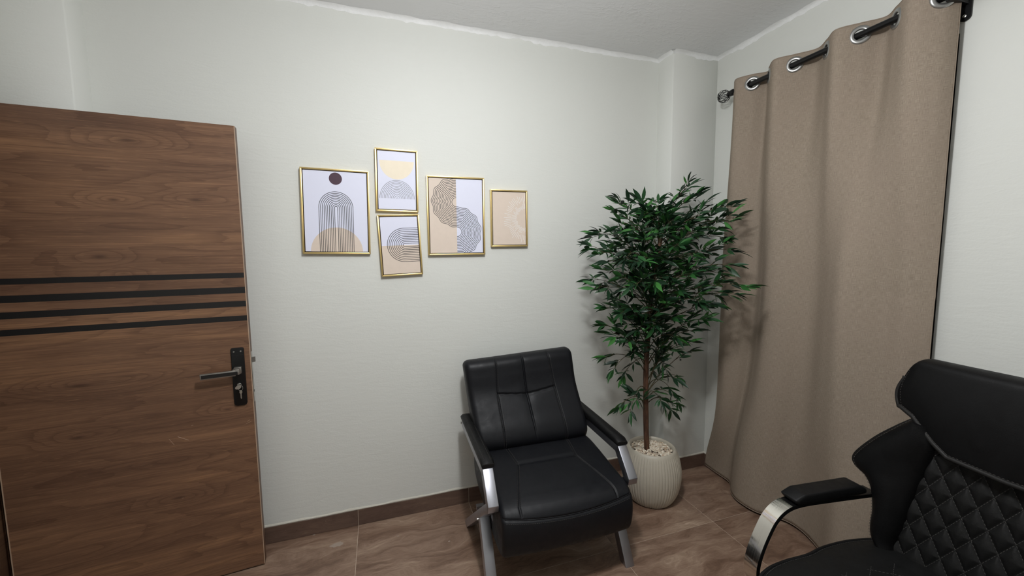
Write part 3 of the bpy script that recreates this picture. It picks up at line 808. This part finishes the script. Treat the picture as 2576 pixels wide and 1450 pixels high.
# side frames
WI, WO = .306, .352
def bar(poly, s, name):
    lo, hi = (WI, WO) if s > 0 else (-WO, -WI)
    return MB().prism(poly, lo, hi, lambda a, b, h: (h, -a, b)).build(name, 'steel', AC, bevel=(.0022, 2))
def quad(p, q, t, both=False):
    a, b = Vector(p), Vector(q); d = (b - a).normalized(); n = Vector((-d.y, d.x)) * t
    return [tuple(a), tuple(b), tuple(b + n), tuple(a + n)]
for s in (-1, 1):
    bar([(-.51, .566), (.0, .557), (.020, .530), (-.014, .520), (-.51, .528)], s, 'arm_rail')
    bar([(.0, .557), (.096, .4405), (.0905, .412), (.058, .418), (-.026, .5215)], s, 'front_upright')
    bar([(.0905, .412), (.094, .440), (.060, .4405), (-.42, .052), (-.475, .0), (-.42, .0), (.02, .362)], s, 'rear_leg')
    bar([(.086, .0), (-.078, .305), (-.112, .272), (.034, .0)], s, 'front_leg')
    lo, hi = (WI - .006, WO + .004) if s > 0 else (-WO - .004, -WI + .006)
    mb = MB(); rows = []
    for k in range(25):
        t = k / 24; v = lerp(-.52, .004, t); zt = .600 - .012 * t; e = .012 * max(0, (abs(t - .5) - .47) / .03) ; zb = lerp(.568, .5585, t)
        cr = .007; rows.append([(x, -v, z) for x, z in ((lo + .002, zb), (lo, zb + .008), (lo, zt - cr - e), (lo + cr, zt - e), ((lo + hi) / 2, zt + .002 - e), (hi - cr, zt - e), (hi, zt - cr - e), (hi, zb + .008), (hi - .002, zb))])
    mb.grid(rows, wrap=True); mb.f += [tuple(range(9)), tuple(range(24 * 9, 25 * 9))]
    pb = bvh_of(mb); po = mb.build('armrest_pad', 'leather2', AC, smooth=True, angle=50)
    mb = MB()
    for x in (lo + .014, hi - .014): dashes(mb, project_path(pb, [(x, .51 - .005 * k, 1) for k in range(102)], (0, 0, -1), .0004), .006, .003, .0007)
    dashes(mb, project_path(pb, [(x, -.5, .575) for x in [lo + .004 + .001 * k for k in range(49)]], (0, 1, 0), .0004), .006, .003, .0007)
    tag(mb.build('stitching', 'thread2', po), kind='stuff')
    MB().lathe([(.006, 0), (.006, .004), (.003, .006)], 10, ((WO if s > 0 else -WO - .005), .515, .545), 'x').build('bolt', 'nickel', AC)
    # bolt beneath the crossing
    MB().lathe([(.006, 0), (.006, .006)], 10, (s * WO if s > 0 else -WO - .006, .11, .255), 'x').build('bolt', 'nickel', AC)
MB().box((-WI, .02, .295), (WI, .05, .325)).build('cross_bar', 'steel', AC)
MB().box((-WI, .36, .12), (WI, .385, .145)).build('cross_bar', 'steel', AC)

# ================================================================== POTTED TREE
PT = thing('potted_tree', 'artificial bamboo tree in a ribbed cream pot, standing in the corner by the curtain', 'plant', (-.577, -.318, 0))
prof = [(.108, .0), (.118, .003), (.138, .03), (.157, .075), (.168, .13), (.171, .175), (.166, .225), (.154, .275), (.142, .305), (.134, .318), (.127, .322), (.124, .320), (.119, .312), (.117, .295), (.114, .25), (.10, .24)]
pz = catmull([(r, z, 0) for r, z in prof], 60)
NR = 58
def ribr(r, h, an):
    k = min(1, max(0, (.308 - h) / .02)) if h < .32 else 0
    if r < .1195 and h > .2: k = 0
    return r - k * .0044 * math.exp(-(sin(an * NR / 2) / .34) ** 2)
MB().lathe([(p.x, p.y) for p in pz], 58 * 8, (0, 0, 0), 'z', ribr).build('pot', 'pot', PT, smooth=True)
pebr = random.Random(11); mb = MB()
ico = bmesh.new(); bmesh.ops.create_icosphere(ico, subdivisions=1, radius=1); iv = [v.co.copy() for v in ico.verts]; ifc = [tuple(v.index for v in f.verts) for f in ico.faces]; ico.free()
for k in range(950):
    a = pebr.random() * 2 * pi; r = .112 * sqrt(pebr.random()); sc = lerp(.0035, .0078, pebr.random()); rt = Matrix.Rotation(pebr.random() * 6, 3, 'X') @ Matrix.Rotation(pebr.random() * 6, 3, 'Z')
    c = Vector((r * cos(a), r * sin(a), .296 + pebr.random() * .012 - .10 * r * r / .1 * .1 + (.006 if r < .05 else 0)))
    mb.add([rt @ Vector((v.x * sc * 1.25, v.y * sc, v.z * sc * .65)) * (1 + .25 * (pebr.random() - .5)) + c for v in iv], ifc)
tag(mb.build('pebbles', 'pebble', PT), kind='stuff')
MB().lathe([(.1145, .285), (.1145, .292)], 32).build('soil', 'bark', PT)
base = Vector((-.577, -.318, 0))
trunk_w = catmull([(-.612, -.325, .27), (-.622, -.325, .42), (-.634, -.33, .64), (-.636, -.33, .86), (-.632, -.335, 1.02), (-.622, -.335, 1.15), (-.600, -.335, 1.33), (-.572, -.33, 1.46), (-.548, -.325, 1.58)], 60)
mb = MB(); mb.tube([p - base for p in trunk_w], [.0150 + .0022 * noise.noise((0, 0, p.z * 9)) - .0045 * max(0, (p.z - 1.0) / .6) for p in trunk_w], 14)
mb.build('trunk', 'bark', PT, smooth=True)
def trunk_at(z):
    return min(trunk_w, key=lambda p: abs(p.z - z))
FX = 1007.5
def px_at(px, py, Y):
    """where the photograph puts a branch tip, on the vertical plane at depth Y"""
    d = F_ + R_ * ((px - 1288) / FX) - U_ * ((py - 725) / FX); o = Vector((-2.0763, -2.22837, 1.48196))
    return o + d * ((Y - o.y) / d.y)
# branch tips: image position, depth (distance from back wall)
tips = [(1735, 468, -.34), (1752, 500, -.42), (1715, 490, -.25), (1556, 512, -.30), (1546, 540, -.40), (1600, 512, -.25), (1645, 508, -.2), (1672, 535, -.45), (1852, 520, -.56), (1858, 548, -.60), (1800, 535, -.45), (1775, 515, -.35), (1812, 575, -.50),
        (1482, 600, -.24), (1480, 628, -.36), (1505, 582, -.3), (1500, 640, -.45), (1484, 706, -.30), (1492, 728, -.40), (1515, 690, -.2), (1522, 775, -.36), (1545, 752, -.2), (1530, 660, -.5),
        (1842, 560, -.62), (1830, 600, -.55), (1850, 632, -.62), (1842, 668, -.66), (1815, 690, -.58), (1888, 722, -.78), (1858, 742, -.72), (1812, 735, -.55), (1810, 768, -.6), (1782, 800, -.55), (1745, 832, -.5), (1765, 720, -.4),
        (1560, 560, -.5), (1590, 580, -.18), (1620, 600, -.55), (1655, 580, -.6), (1690, 565, -.5), (1730, 555, -.3), (1760, 580, -.58), (1580, 640, -.58), (1620, 660, -.62), (1665, 640, -.6), (1710, 620, -.62), (1755, 640, -.64), (1790, 640, -.45),
        (1560, 700, -.55), (1600, 720, -.62), (1650, 710, -.6), (1695, 690, -.65), (1740, 690, -.66), (1560, 660, -.15), (1540, 620, -.3), (1720, 740, -.62), (1680, 760, -.6), (1770, 760, -.62), (1590, 780, -.55), (1630, 770, -.6), (1560, 790, -.45), (1700, 800, -.52), (1650, 820, -.55), (1610, 830, -.5),
        (1518, 820, -.32), (1545, 850, -.40), (1580, 860, -.45), (1740, 860, -.48), (1700, 850, -.5), (1690, 880, -.46), (1640, 560, -.3), (1700, 640, -.3), (1600, 690, -.3), (1660, 740, -.25), (1740, 610, -.22), (1560, 610, -.25), (1780, 680, -.3), (1620, 540, -.4),
        (1520, 900, -.34), (1540, 935, -.38), (1570, 945, -.30), (1556, 1030, -.38), (1585, 1040, -.42), (1600, 1010, -.40), (1705, 950, -.40), (1735, 885, -.42), (1675, 930, -.44), (1706, 1012, -.40), (1690, 1035, -.38), (1668, 1020, -.42), (1690, 985, -.36), (1668, 870, -.3)]
trng = random.Random(21)
stems = MB(); leaves = []
def clampw(p):
    x, y, z = p
    if x > -.30: y = min(y, -.17)
    y = min(y, -.02); x = min(x, -.185)
    return Vector((x, y, z))
for (px, py, Y) in tips:
    tip = px_at(px, py, Y)
    if tip.x > -.19:                                   # keep clear of the curtain: slide along the sight line's neighbourhood
        o = Vector((-2.0763, -2.22837, 1.48196)); d = tip - o; tip = o + d * ((-.19 - o.x) / d.x)
    z0 = max(.42, min(1.55, tip.z - lerp(.10, .30, trng.random())))
    if tip.z < .85: z0 = max(.40, tip.z - lerp(-.10, .12, trng.random()))
    a = trunk_at(z0); b = tip
    mid = a.lerp(b, .5) + Vector((0, 0, .06)) + Vector((trng.uniform(-.02, .02), trng.uniform(-.02, .02), 0))
    path = catmull([a, a.lerp(mid, .5) + Vector((0, 0, .02)), mid, mid.lerp(b, .6) + Vector((0, 0, .015)), b], 14)
    path = [p if k < 3 else clampw(p) for k, p in enumerate(path)]
    stems.tube([p - base for p in path], [lerp(.0028, .001, k / 13) for k in range(14)], 5)
    L = sum((q - p).length for p, q in zip(path, path[1:]))
    D = resample(path, L / 60)
    low = tip.z < .95
    nn = 3 if low else 8
    for k in range(nn):
        f = 1 - (k / nn) * min(.85, .40 / max(L, .05)); i = min(len(D) - 2, int(f * (len(D) - 1))); p = D[i]
        t = (D[i + 1] - D[max(i - 1, 0)]).normalized()
        side = t.cross(Vector((0, 0, 1))); side = side.normalized() if side.length > .1 else Vector((1, 0, 0))
        sg = 1 if k % 2 else -1
        tw = (t + Vector((0, 0, .7 if tip.z > 1.6 else .1))).normalized() if k == 0 else (t * .7 + side * sg * trng.uniform(.2, .9) + Vector((0, 0, trng.uniform(-.5, .7)))).normalized()
        e = p + tw * (trng.uniform(.025, .055) if k else .006)
        if k: stems.tube([p - base, p.lerp(e, .5) + Vector((0, 0, .003)) - base, e - base], [.0013, .0011, .0008], 4)
        a1 = tw.cross(Vector((trng.uniform(-.5, .5), trng.uniform(-.5, .5), 1))).normalized(); 
        m = trng.randint(3, 5) + (1 if k == 0 else 0)
        for q in range(m):
            an = lerp(-.95, .95, q / (m - 1)) + trng.uniform(-.2, .2)
            dv = (tw * cos(an) + a1 * sin(an) + Vector((trng.uniform(-.18, .18), trng.uniform(-.18, .18), trng.uniform(-.28, .22)))).normalized()
            leaves.append((e - tw * .018 * abs(an), dv, trng.uniform(.058, .096) * (1.0 if abs(an) < .6 else .88), trng.uniform(.85, 1.2), trng.uniform(-1.3, 1.3)))
tag(stems.build('branches', 'stem', PT, smooth=True))
def leaf_mesh():
    pr = [(0, .0015), (.08, .004), (.25, .0125), (.45, .0160), (.65, .0135), (.84, .0065), (1, .0004)]
    vs = []; fs = []
    for k, (t, w_) in enumerate(pr):
        y = -.02 * t - .10 * t ** 4; w2 = w_ * .58
        # length 1 scaled later; widths given for a .08 leaf
        vs += [(t, -w2 / .08, y + .035 * min(1, w_ / .012)), (t, 0, y), (t, w2 / .08, y + .035 * min(1, w_ / .012))]
    for k in range(len(pr) - 1):
        for j in range(2): fs.append((3 * k + j, 3 * k + j + 1, 3 * k + j + 4, 3 * k + j + 3))
    return vs, fs
lv, lf = leaf_mesh()
lme = bpy.data.meshes.new('leaf'); lme.from_pydata(lv, [], lf); lme.materials.append(M['leaf'])
for p in lme.polygons: p.use_smooth = True
def leaf_matrix(p, d, ln, ws, roll):
    up = Vector((0, 0, 1)); s = up.cross(d); s = s.normalized() if s.length > .05 else Vector((0, 1, 0)); n = d.cross(s)
    m = Matrix((d, s, n)).transposed() @ Matrix.Rotation(roll, 3, 'X') @ Matrix.Diagonal((ln, ln * ws, ln))
    m = m.to_4x4(); m.translation = p; return m
ok = []
for lf_ in leaves:
    m = leaf_matrix(*lf_)
    e = m @ Vector((1, 0, -.12))
    if e.y > -.012 or (e.x > -.32 and e.y > -PD - .012) or e.x > -.150: 
        continue
    ok.append((m, lf_))
camp = Vector((-2.0763, -2.22837, 1.48196))
ok.sort(key=lambda t: ((t[1][0] - camp).length) - t[1][2])
first = None
for m, l in ok[:300]:
    o = bpy.data.objects.new('leaf', lme) if first is None else first.copy()
    C.objects.link(o); first = first or o
    o.parent = PT; m2 = m.copy(); m2.translation -= base; o.matrix_local = m2
mb = MB()
for m, l in ok[300:]:
    mb.add([m @ Vector(v) - base for v in lv], lf)
tag(mb.build('leaves', 'leaf', PT, smooth=True, recalc=False), kind='stuff')

# ================================================================== OFFICE CHAIR
phi = radians(5)
OC = thing('office_chair', 'black quilted office chair with chrome loop arms, cut off at the right edge', 'chair', (-.45, -1.66, 0), -radians(95))
tl = radians(8)
def bp_(a, b, off): return Vector((-a, -(-b * sin(tl) + off * cos(tl)), .46 + b * cos(tl) + off * sin(tl)))
# quilted centre panel
def hw_in(b): return interp([-.06, .038, .129, .262, .371, .40], [.19, .23, .217, .20, .182, .175], b)
def quilt_d(a, b):
    u = a / .0565 + b / .100 - .62; v = a / .0565 - b / .100 + .40
    du = abs(u - round(u)); dv = abs(v - round(v)); m = min(du, dv)
    return .0075 * (1 - math.exp(-(m / .14) ** 1.3)) + .003 * (du * dv * 4)
mb = MB(); rows = []
for i in range(171):
    b = lerp(-.05, .40, i / 170); w_ = hw_in(b) + .02
    rows.append([bp_(lerp(-w_, w_, j / 160), b, .012 + .016 * (lerp(-1, 1, j / 160)) ** 2 + quilt_d(lerp(-w_, w_, j / 160), b)) for j in range(161)])
mb.grid(rows)
n0 = len(mb.v)
qb = bvh_of(mb)
q_o = mb.build('backrest', 'quilt', OC, smooth=True)
# stitched diamonds
mb = MB(); nfv = (bp_(0, 0, 1) - bp_(0, 0, 0)).normalized()
for fam in (0, 1):
    for k in range(-12, 13):
        pts = []
        for i in range(240):
            b = lerp(-.05, .37, i / 239)
            a = (k + .62 - b / .100) * .0565 if fam == 0 else (k - .40 + b / .100) * .0565
            if abs(a) < hw_in(b) - .004: pts.append(bp_(a, b, .3))
        if len(pts) > 6: dashes(mb, project_path(qb, pts, -nfv, .0004), .006, .004, .0009)
tag(mb.build('stitching', 'thread', q_o), kind='stuff')
# backrest shell
mb = MB()
outl = [(-.19, -.07), (-.26, 0), (-.27, .12), (-.26, .3), (-.25, .40), (-.245, .55), (-.225, .60), (0, .61)]
outl = outl + [(-a, b) for a, b in reversed(outl[:-1])]
rows = []
for off, sc in ((-.075, .90), (-.072, .96), (-.06, 1.0), (.0, 1.0), (.014, .985)):
    rows.append([bp_(a * sc, (b - .28) * (1 - (1 - sc) * .6) + .28, off - .02 * (1 - (a / .28) ** 2)) for a, b in outl])
mb.grid(rows, wrap=True); n = len(outl); mb.f += [tuple(range(n)), tuple(range(4 * n, 5 * n))]
mb.build('back_shell', 'leather2', OC, smooth=True, angle=45)
# side bolsters (wings)
inn = [(0.19, 0.44, 0.044), (0.172, 0.395, 0.044), (0.176, 0.35, 0.044), (0.184, 0.31, 0.042), (0.192, 0.265, 0.04), (0.202, 0.2, 0.04), (0.21, 0.13, 0.04), (0.22, 0.06, 0.04), (0.224, 0.0, 0.038), (0.18, -0.06, 0.034)]
out = [(.235, .448, .05), (.272, .408, .055), (.325, .342, .062), (.372, .262, .068), (.366, .228, .068), (.328, .208, .066), (.304, .170, .062), (.292, .10, .056), (.288, .02, .05), (.245, -.05, .03)]
for s in (-1, 1):
    I = catmull(inn, 60); O_ = catmull(out, 60); rows = []
    for p, q in zip(I, O_):
        row = []
        for j in range(11):
            t = j / 10; bu = .030 * sin(pi * t) ** .8
            row.append(bp_(s * lerp(p.x, q.x, t), lerp(p.y, q.y, t), lerp(p.z, q.z, t) + bu))
        for j in range(6):
            t = j / 5; row.append(bp_(s * lerp(q.x - .004, p.x, t), lerp(q.y, p.y, t), lerp(q.z - .028, -.02, t)))
        rows.append(row)
    mb = MB(); mb.grid(rows, wrap=True); n = 17; mb.f += [tuple(range(n)), tuple(range(59 * n, 60 * n))]
    bo = mb.build('side_bolster', 'leather3', OC, smooth=True, angle=70)
    MB().tube([bp_(s * (q.x + .001), q.y, q.z - .012) for q in O_], .0065, 8).build('piping', 'leather2', bo, smooth=True)
    mb = MB(); bb = [bp_(s * (q.x - .0055), q.y - .003, q.z + .004) for q in O_]
    b2 = [bp_(s * (q.x + .001), q.y, q.z - .0055) for q in O_]
    dashes(mb, b2, .006, .004, .0009); dashes(mb, [bp_(s * lerp(p.x, q.x, .93), lerp(p.y, q.y, .93), lerp(p.z, q.z, .93) + .0125) for p, q in zip(I, O_)], .006, .004, .0009)
    tag(mb.build('stitching', 'thread2', bo), kind='stuff')
# headrest cover
def bl(a): return interp([0, .13, .17, .235, .275, .30], [.363, .369, .396, .456, .472, .476], abs(a))
def hr(s, r):
    """s across -1..1, r 0 bottom .. 1 top of the front face"""
    A = .287 + .013 * sin(pi * min(1, r * 1.15)) ; a = s * A; b0 = bl(s * .288)
    bt = .645 - .055 * max(0, (abs(s) - .86) / .14) ** 2.2
    b = lerp(b0, bt, r); off = .030 + .034 * (1 - abs(s) ** 5) * (.45 + .55 * sin(pi * min(1, .15 + r * .8)))
    return a, b, off
rows = []
for j in range(61):
    s = lerp(-1, 1, j / 60); s = sin(s * pi / 2) * .35 + s * .65; row = []
    for i in range(26): row.append(bp_(*hr(s, i / 25 * .94)))
    a, b, off = hr(s, .94); _, bt, _ = hr(s, 1.0)
    for i in range(1, 11):
        an = pi * i / 10; ro = (off + .07) / 2
        row.append(bp_(a * (1 - .02 * sin(an)), b + (bt - b + .012) * sin(an), off - ro * (1 - cos(an))))
    for i in range(1, 9): row.append(bp_(a, lerp(b, bl(a) + .02, i / 8), -.07))
    rows.append(row)
mb = MB(); mb.grid(rows); n = len(rows[0])
for e in (0, 60):
    r = [e * n + i for i in range(n)]; mb.f.append(tuple(r))
mb.f.append  # open underside is closed by the shell
hb = bvh_of(mb)
ho = mb.build('headrest_cover', 'leather3', OC, smooth=True, angle=60)
low = [bp_(*(lambda q: (q[0], q[1] + .004, q[2] + .001))(hr(lerp(-1, 1, k / 120), 0))) for k in range(121)]
sidel = [bp_(*(lambda q: (q[0] + .001, q[1], q[2] - .002))(hr(-1, k / 30 * .94))) for k in range(31)]; sider = [bp_(*(lambda q: (q[0] + .001, q[1], q[2] - .002))(hr(1, k / 30 * .94))) for k in range(31)]
mb = MB(); mb.tube(low, .0075, 8); mb.tube(sidel, .0055, 8); mb.tube(sider, .0055, 8); mb.build('piping', 'trim_leather', ho, smooth=True)
mb = MB()
for up, of in ((.0005, .0072), (.0085, .0048)): dashes(mb, [bp_(*(lambda q: (q[0], q[1] + .004 + up, q[2] + of))(hr(lerp(-.99, .99, k / 120), 0))) for k in range(121)], .005, .004, .0009)
for sg in (-1, 1): dashes(mb, project_path(hb, [bp_(hr(sg * .955, k / 40 * .94)[0], hr(sg * .955, k / 40 * .94)[1], .4) for k in range(41)], -nfv, .0004), .005, .004, .0008)
tag(mb.build('stitching', 'thread2', ho), kind='stuff')
# seat
so = [(-.245, -.03), (-.285, .0), (-.302, .06), (-.31, .14), (-.306, .24), (-.292, .32), (-.288, .42), (-.272, .51), (-.235, .565), (-.12, .585), (0, .59)]
so = so + [(-a, f) for a, f in reversed(so[:-1])]
so = [(p.x, p.y) for p in catmull([(a, f, 0) for a, f in so], 80)]
rows = []
for sc, z in ((.80, .375), (.93, .378), (.985, .392), (1.0, .415), (1.0, .435), (.985, .452), (.955, .459), (.85, .464), (.7, .466), (.5, .464), (.3, .461), (.1, .46)):
    rows.append([Vector((a * sc, -((f - .28) * sc + .28), z + (.012 * sin((f - .28) * 6) if False else 0))) for a, f in so])
mb = MB(); mb.grid(rows, wrap=True); n = len(so); mb.f += [tuple(range(n)), tuple(range(11 * n, 12 * n))]
sb = bvh_of(mb); s_o = mb.build('seat', 'quilt', OC, smooth=True, angle=60)
MB().tube([Vector((a * .992, -((f - .28) * .992 + .28), .4515)) for a, f in so], .0055, 8, True).build('piping', 'leather2', s_o, smooth=True)
mb = MB(); dashes(mb, [Vector((a * .955, -((f - .28) * .955 + .28), .4597)) for a, f in so], .006, .004, .0008)
for k in range(-8, 9):
    for sg in (1, -1):
        pts = [(k * .06 + sg * (f - .3) * .6, -f, 1.0) for f in [.10 + .004 * i for i in range(106)]]
        pts = [p for p in pts if abs(p[0]) < .19]
        if len(pts) > 8: dashes(mb, project_path(sb, pts, (0, 0, -1), .0003), .006, .004, .0008)
tag(mb.build('stitching', 'thread', s_o), kind='stuff')
# loop arms: (forward, z) centre line
armc = catmull([(.02, .618), (.10, .622), (.22, .628), (.345, .632), (.405, .622), (.447, .592), (.476, .545), (.502, .485), (.514, .43), (.503, .375), (.465, .338), (.39, .325), (.25, .324)], 70)
for s in (-1, 1):
    a0, a1 = (s * .292, s * .342)
    rows = []
    for i, p in enumerate(armc):
        t = (armc[min(i + 1, 69)] - armc[max(i - 1, 0)]).normalized(); nn = Vector((-t.y, t.x)); q0 = Vector((p.x, p.y)) + nn * .006; q1 = Vector((p.x, p.y)) - nn * .006
        rows.append([(a0, -q0.x, q0.y), (a1, -q0.x, q0.y), (a1, -q1.x, q1.y), (a0, -q1.x, q1.y)])
    mb = MB(); mb.grid(rows, wrap=True); mb.f += [(0, 1, 2, 3), tuple(range(69 * 4, 70 * 4))]
    ar = mb.build('arm_loop', 'blkmetal', OC, smooth=True, angle=45)
    rows = []
    for i in range(21, 70):
        p = armc[i]; t = (armc[min(i + 1, 69)] - armc[max(i - 1, 0)]).normalized(); nn = Vector((-t.y, t.x))
        q0 = Vector((p.x, p.y)) + nn * .0085; q1 = Vector((p.x, p.y)) + nn * .0055
        rows.append([(a0 - .0 * s, -q0.x, q0.y), (a1, -q0.x, q0.y), (a1, -q1.x, q1.y), (a0, -q1.x, q1.y)])
    mb = MB(); mb.grid(rows, wrap=True); mb.f += [(0, 1, 2, 3), tuple(range(48 * 4, 49 * 4))]
    mb.build('chrome_band', 'chrome', ar, smooth=True, angle=45)
    # pad
    c0, c1 = sorted((s * .286, s * .348)); cm = (c0 + c1) / 2
    pp = [(.078, .634), (.078, .652), (.105, .667), (.345, .671), (.385, .655), (.372, .638), (.34, .636)]
    mb = MB().prism(pp, c0, c1, lambda a, b, h: (h, -a, b)); mb.build('armrest_pad', 'leather2', OC, bevel=(.007, 3))
# mechanism, column, base
mb = MB(); mb.box((-.30, -.32, .332), (.30, -.22, .374)); mb.box((-.09, -.36, .325), (.09, -.10, .376)); mb.box((-.05, -.12, .36), (.05, .07, .385)); mb.box((-.05, .03, .36), (.05, .075, .52)); mb.build('mechanism', 'blkmetal', OC)
MB().lathe([(.03, .10), (.03, .22), (.022, .22), (.022, .33)], 20, (0, -.27, 0)).build('gas_column', 'chrome', OC, smooth=True, angle=40)
for k in range(5):
    an = 2 * pi * k / 5 + .3; rt = Matrix.Rotation(an, 3, 'Z'); c = Vector((0, -.27, 0))
    mb = MB(); mb.add([rt @ Vector(p) + c for p in ((.02, -.028, .085), (.02, .028, .085), (.02, .028, .125), (.02, -.028, .125), (.31, -.016, .062), (.31, .016, .062), (.31, .016, .082), (.31, -.016, .082))], [(0, 1, 2, 3), (4, 5, 6, 7), (0, 1, 5, 4), (1, 2, 6, 5), (2, 3, 7, 6), (3, 0, 4, 7)])
    lg = mb.build('base_leg', 'chrome', OC, bevel=(.004, 2))
    mb = MB()
    for dd in (-.015, .015):
        cc = rt @ Vector((.305, dd, .026)) + c; ax = rt @ Vector((0, 1, 0)); ex = rt @ Vector((1, 0, 0))
        ring_ = [cc + ex * .026 * cos(a) + Vector((0, 0, .026 * sin(a))) for a in [2 * pi * j / 18 for j in range(18)]]
        mb.add([p - ax * .009 for p in ring_] + [p + ax * .009 for p in ring_], [tuple(range(18)), tuple(range(18, 36))] + [(j, (j + 1) % 18, 18 + (j + 1) % 18, 18 + j) for j in range(18)])
    mb.tube([rt @ Vector((.305, 0, .02)) + c, rt @ Vector((.305, 0, .07)) + c], .006, 8)
    mb.build('caster', 'rubber', lg)
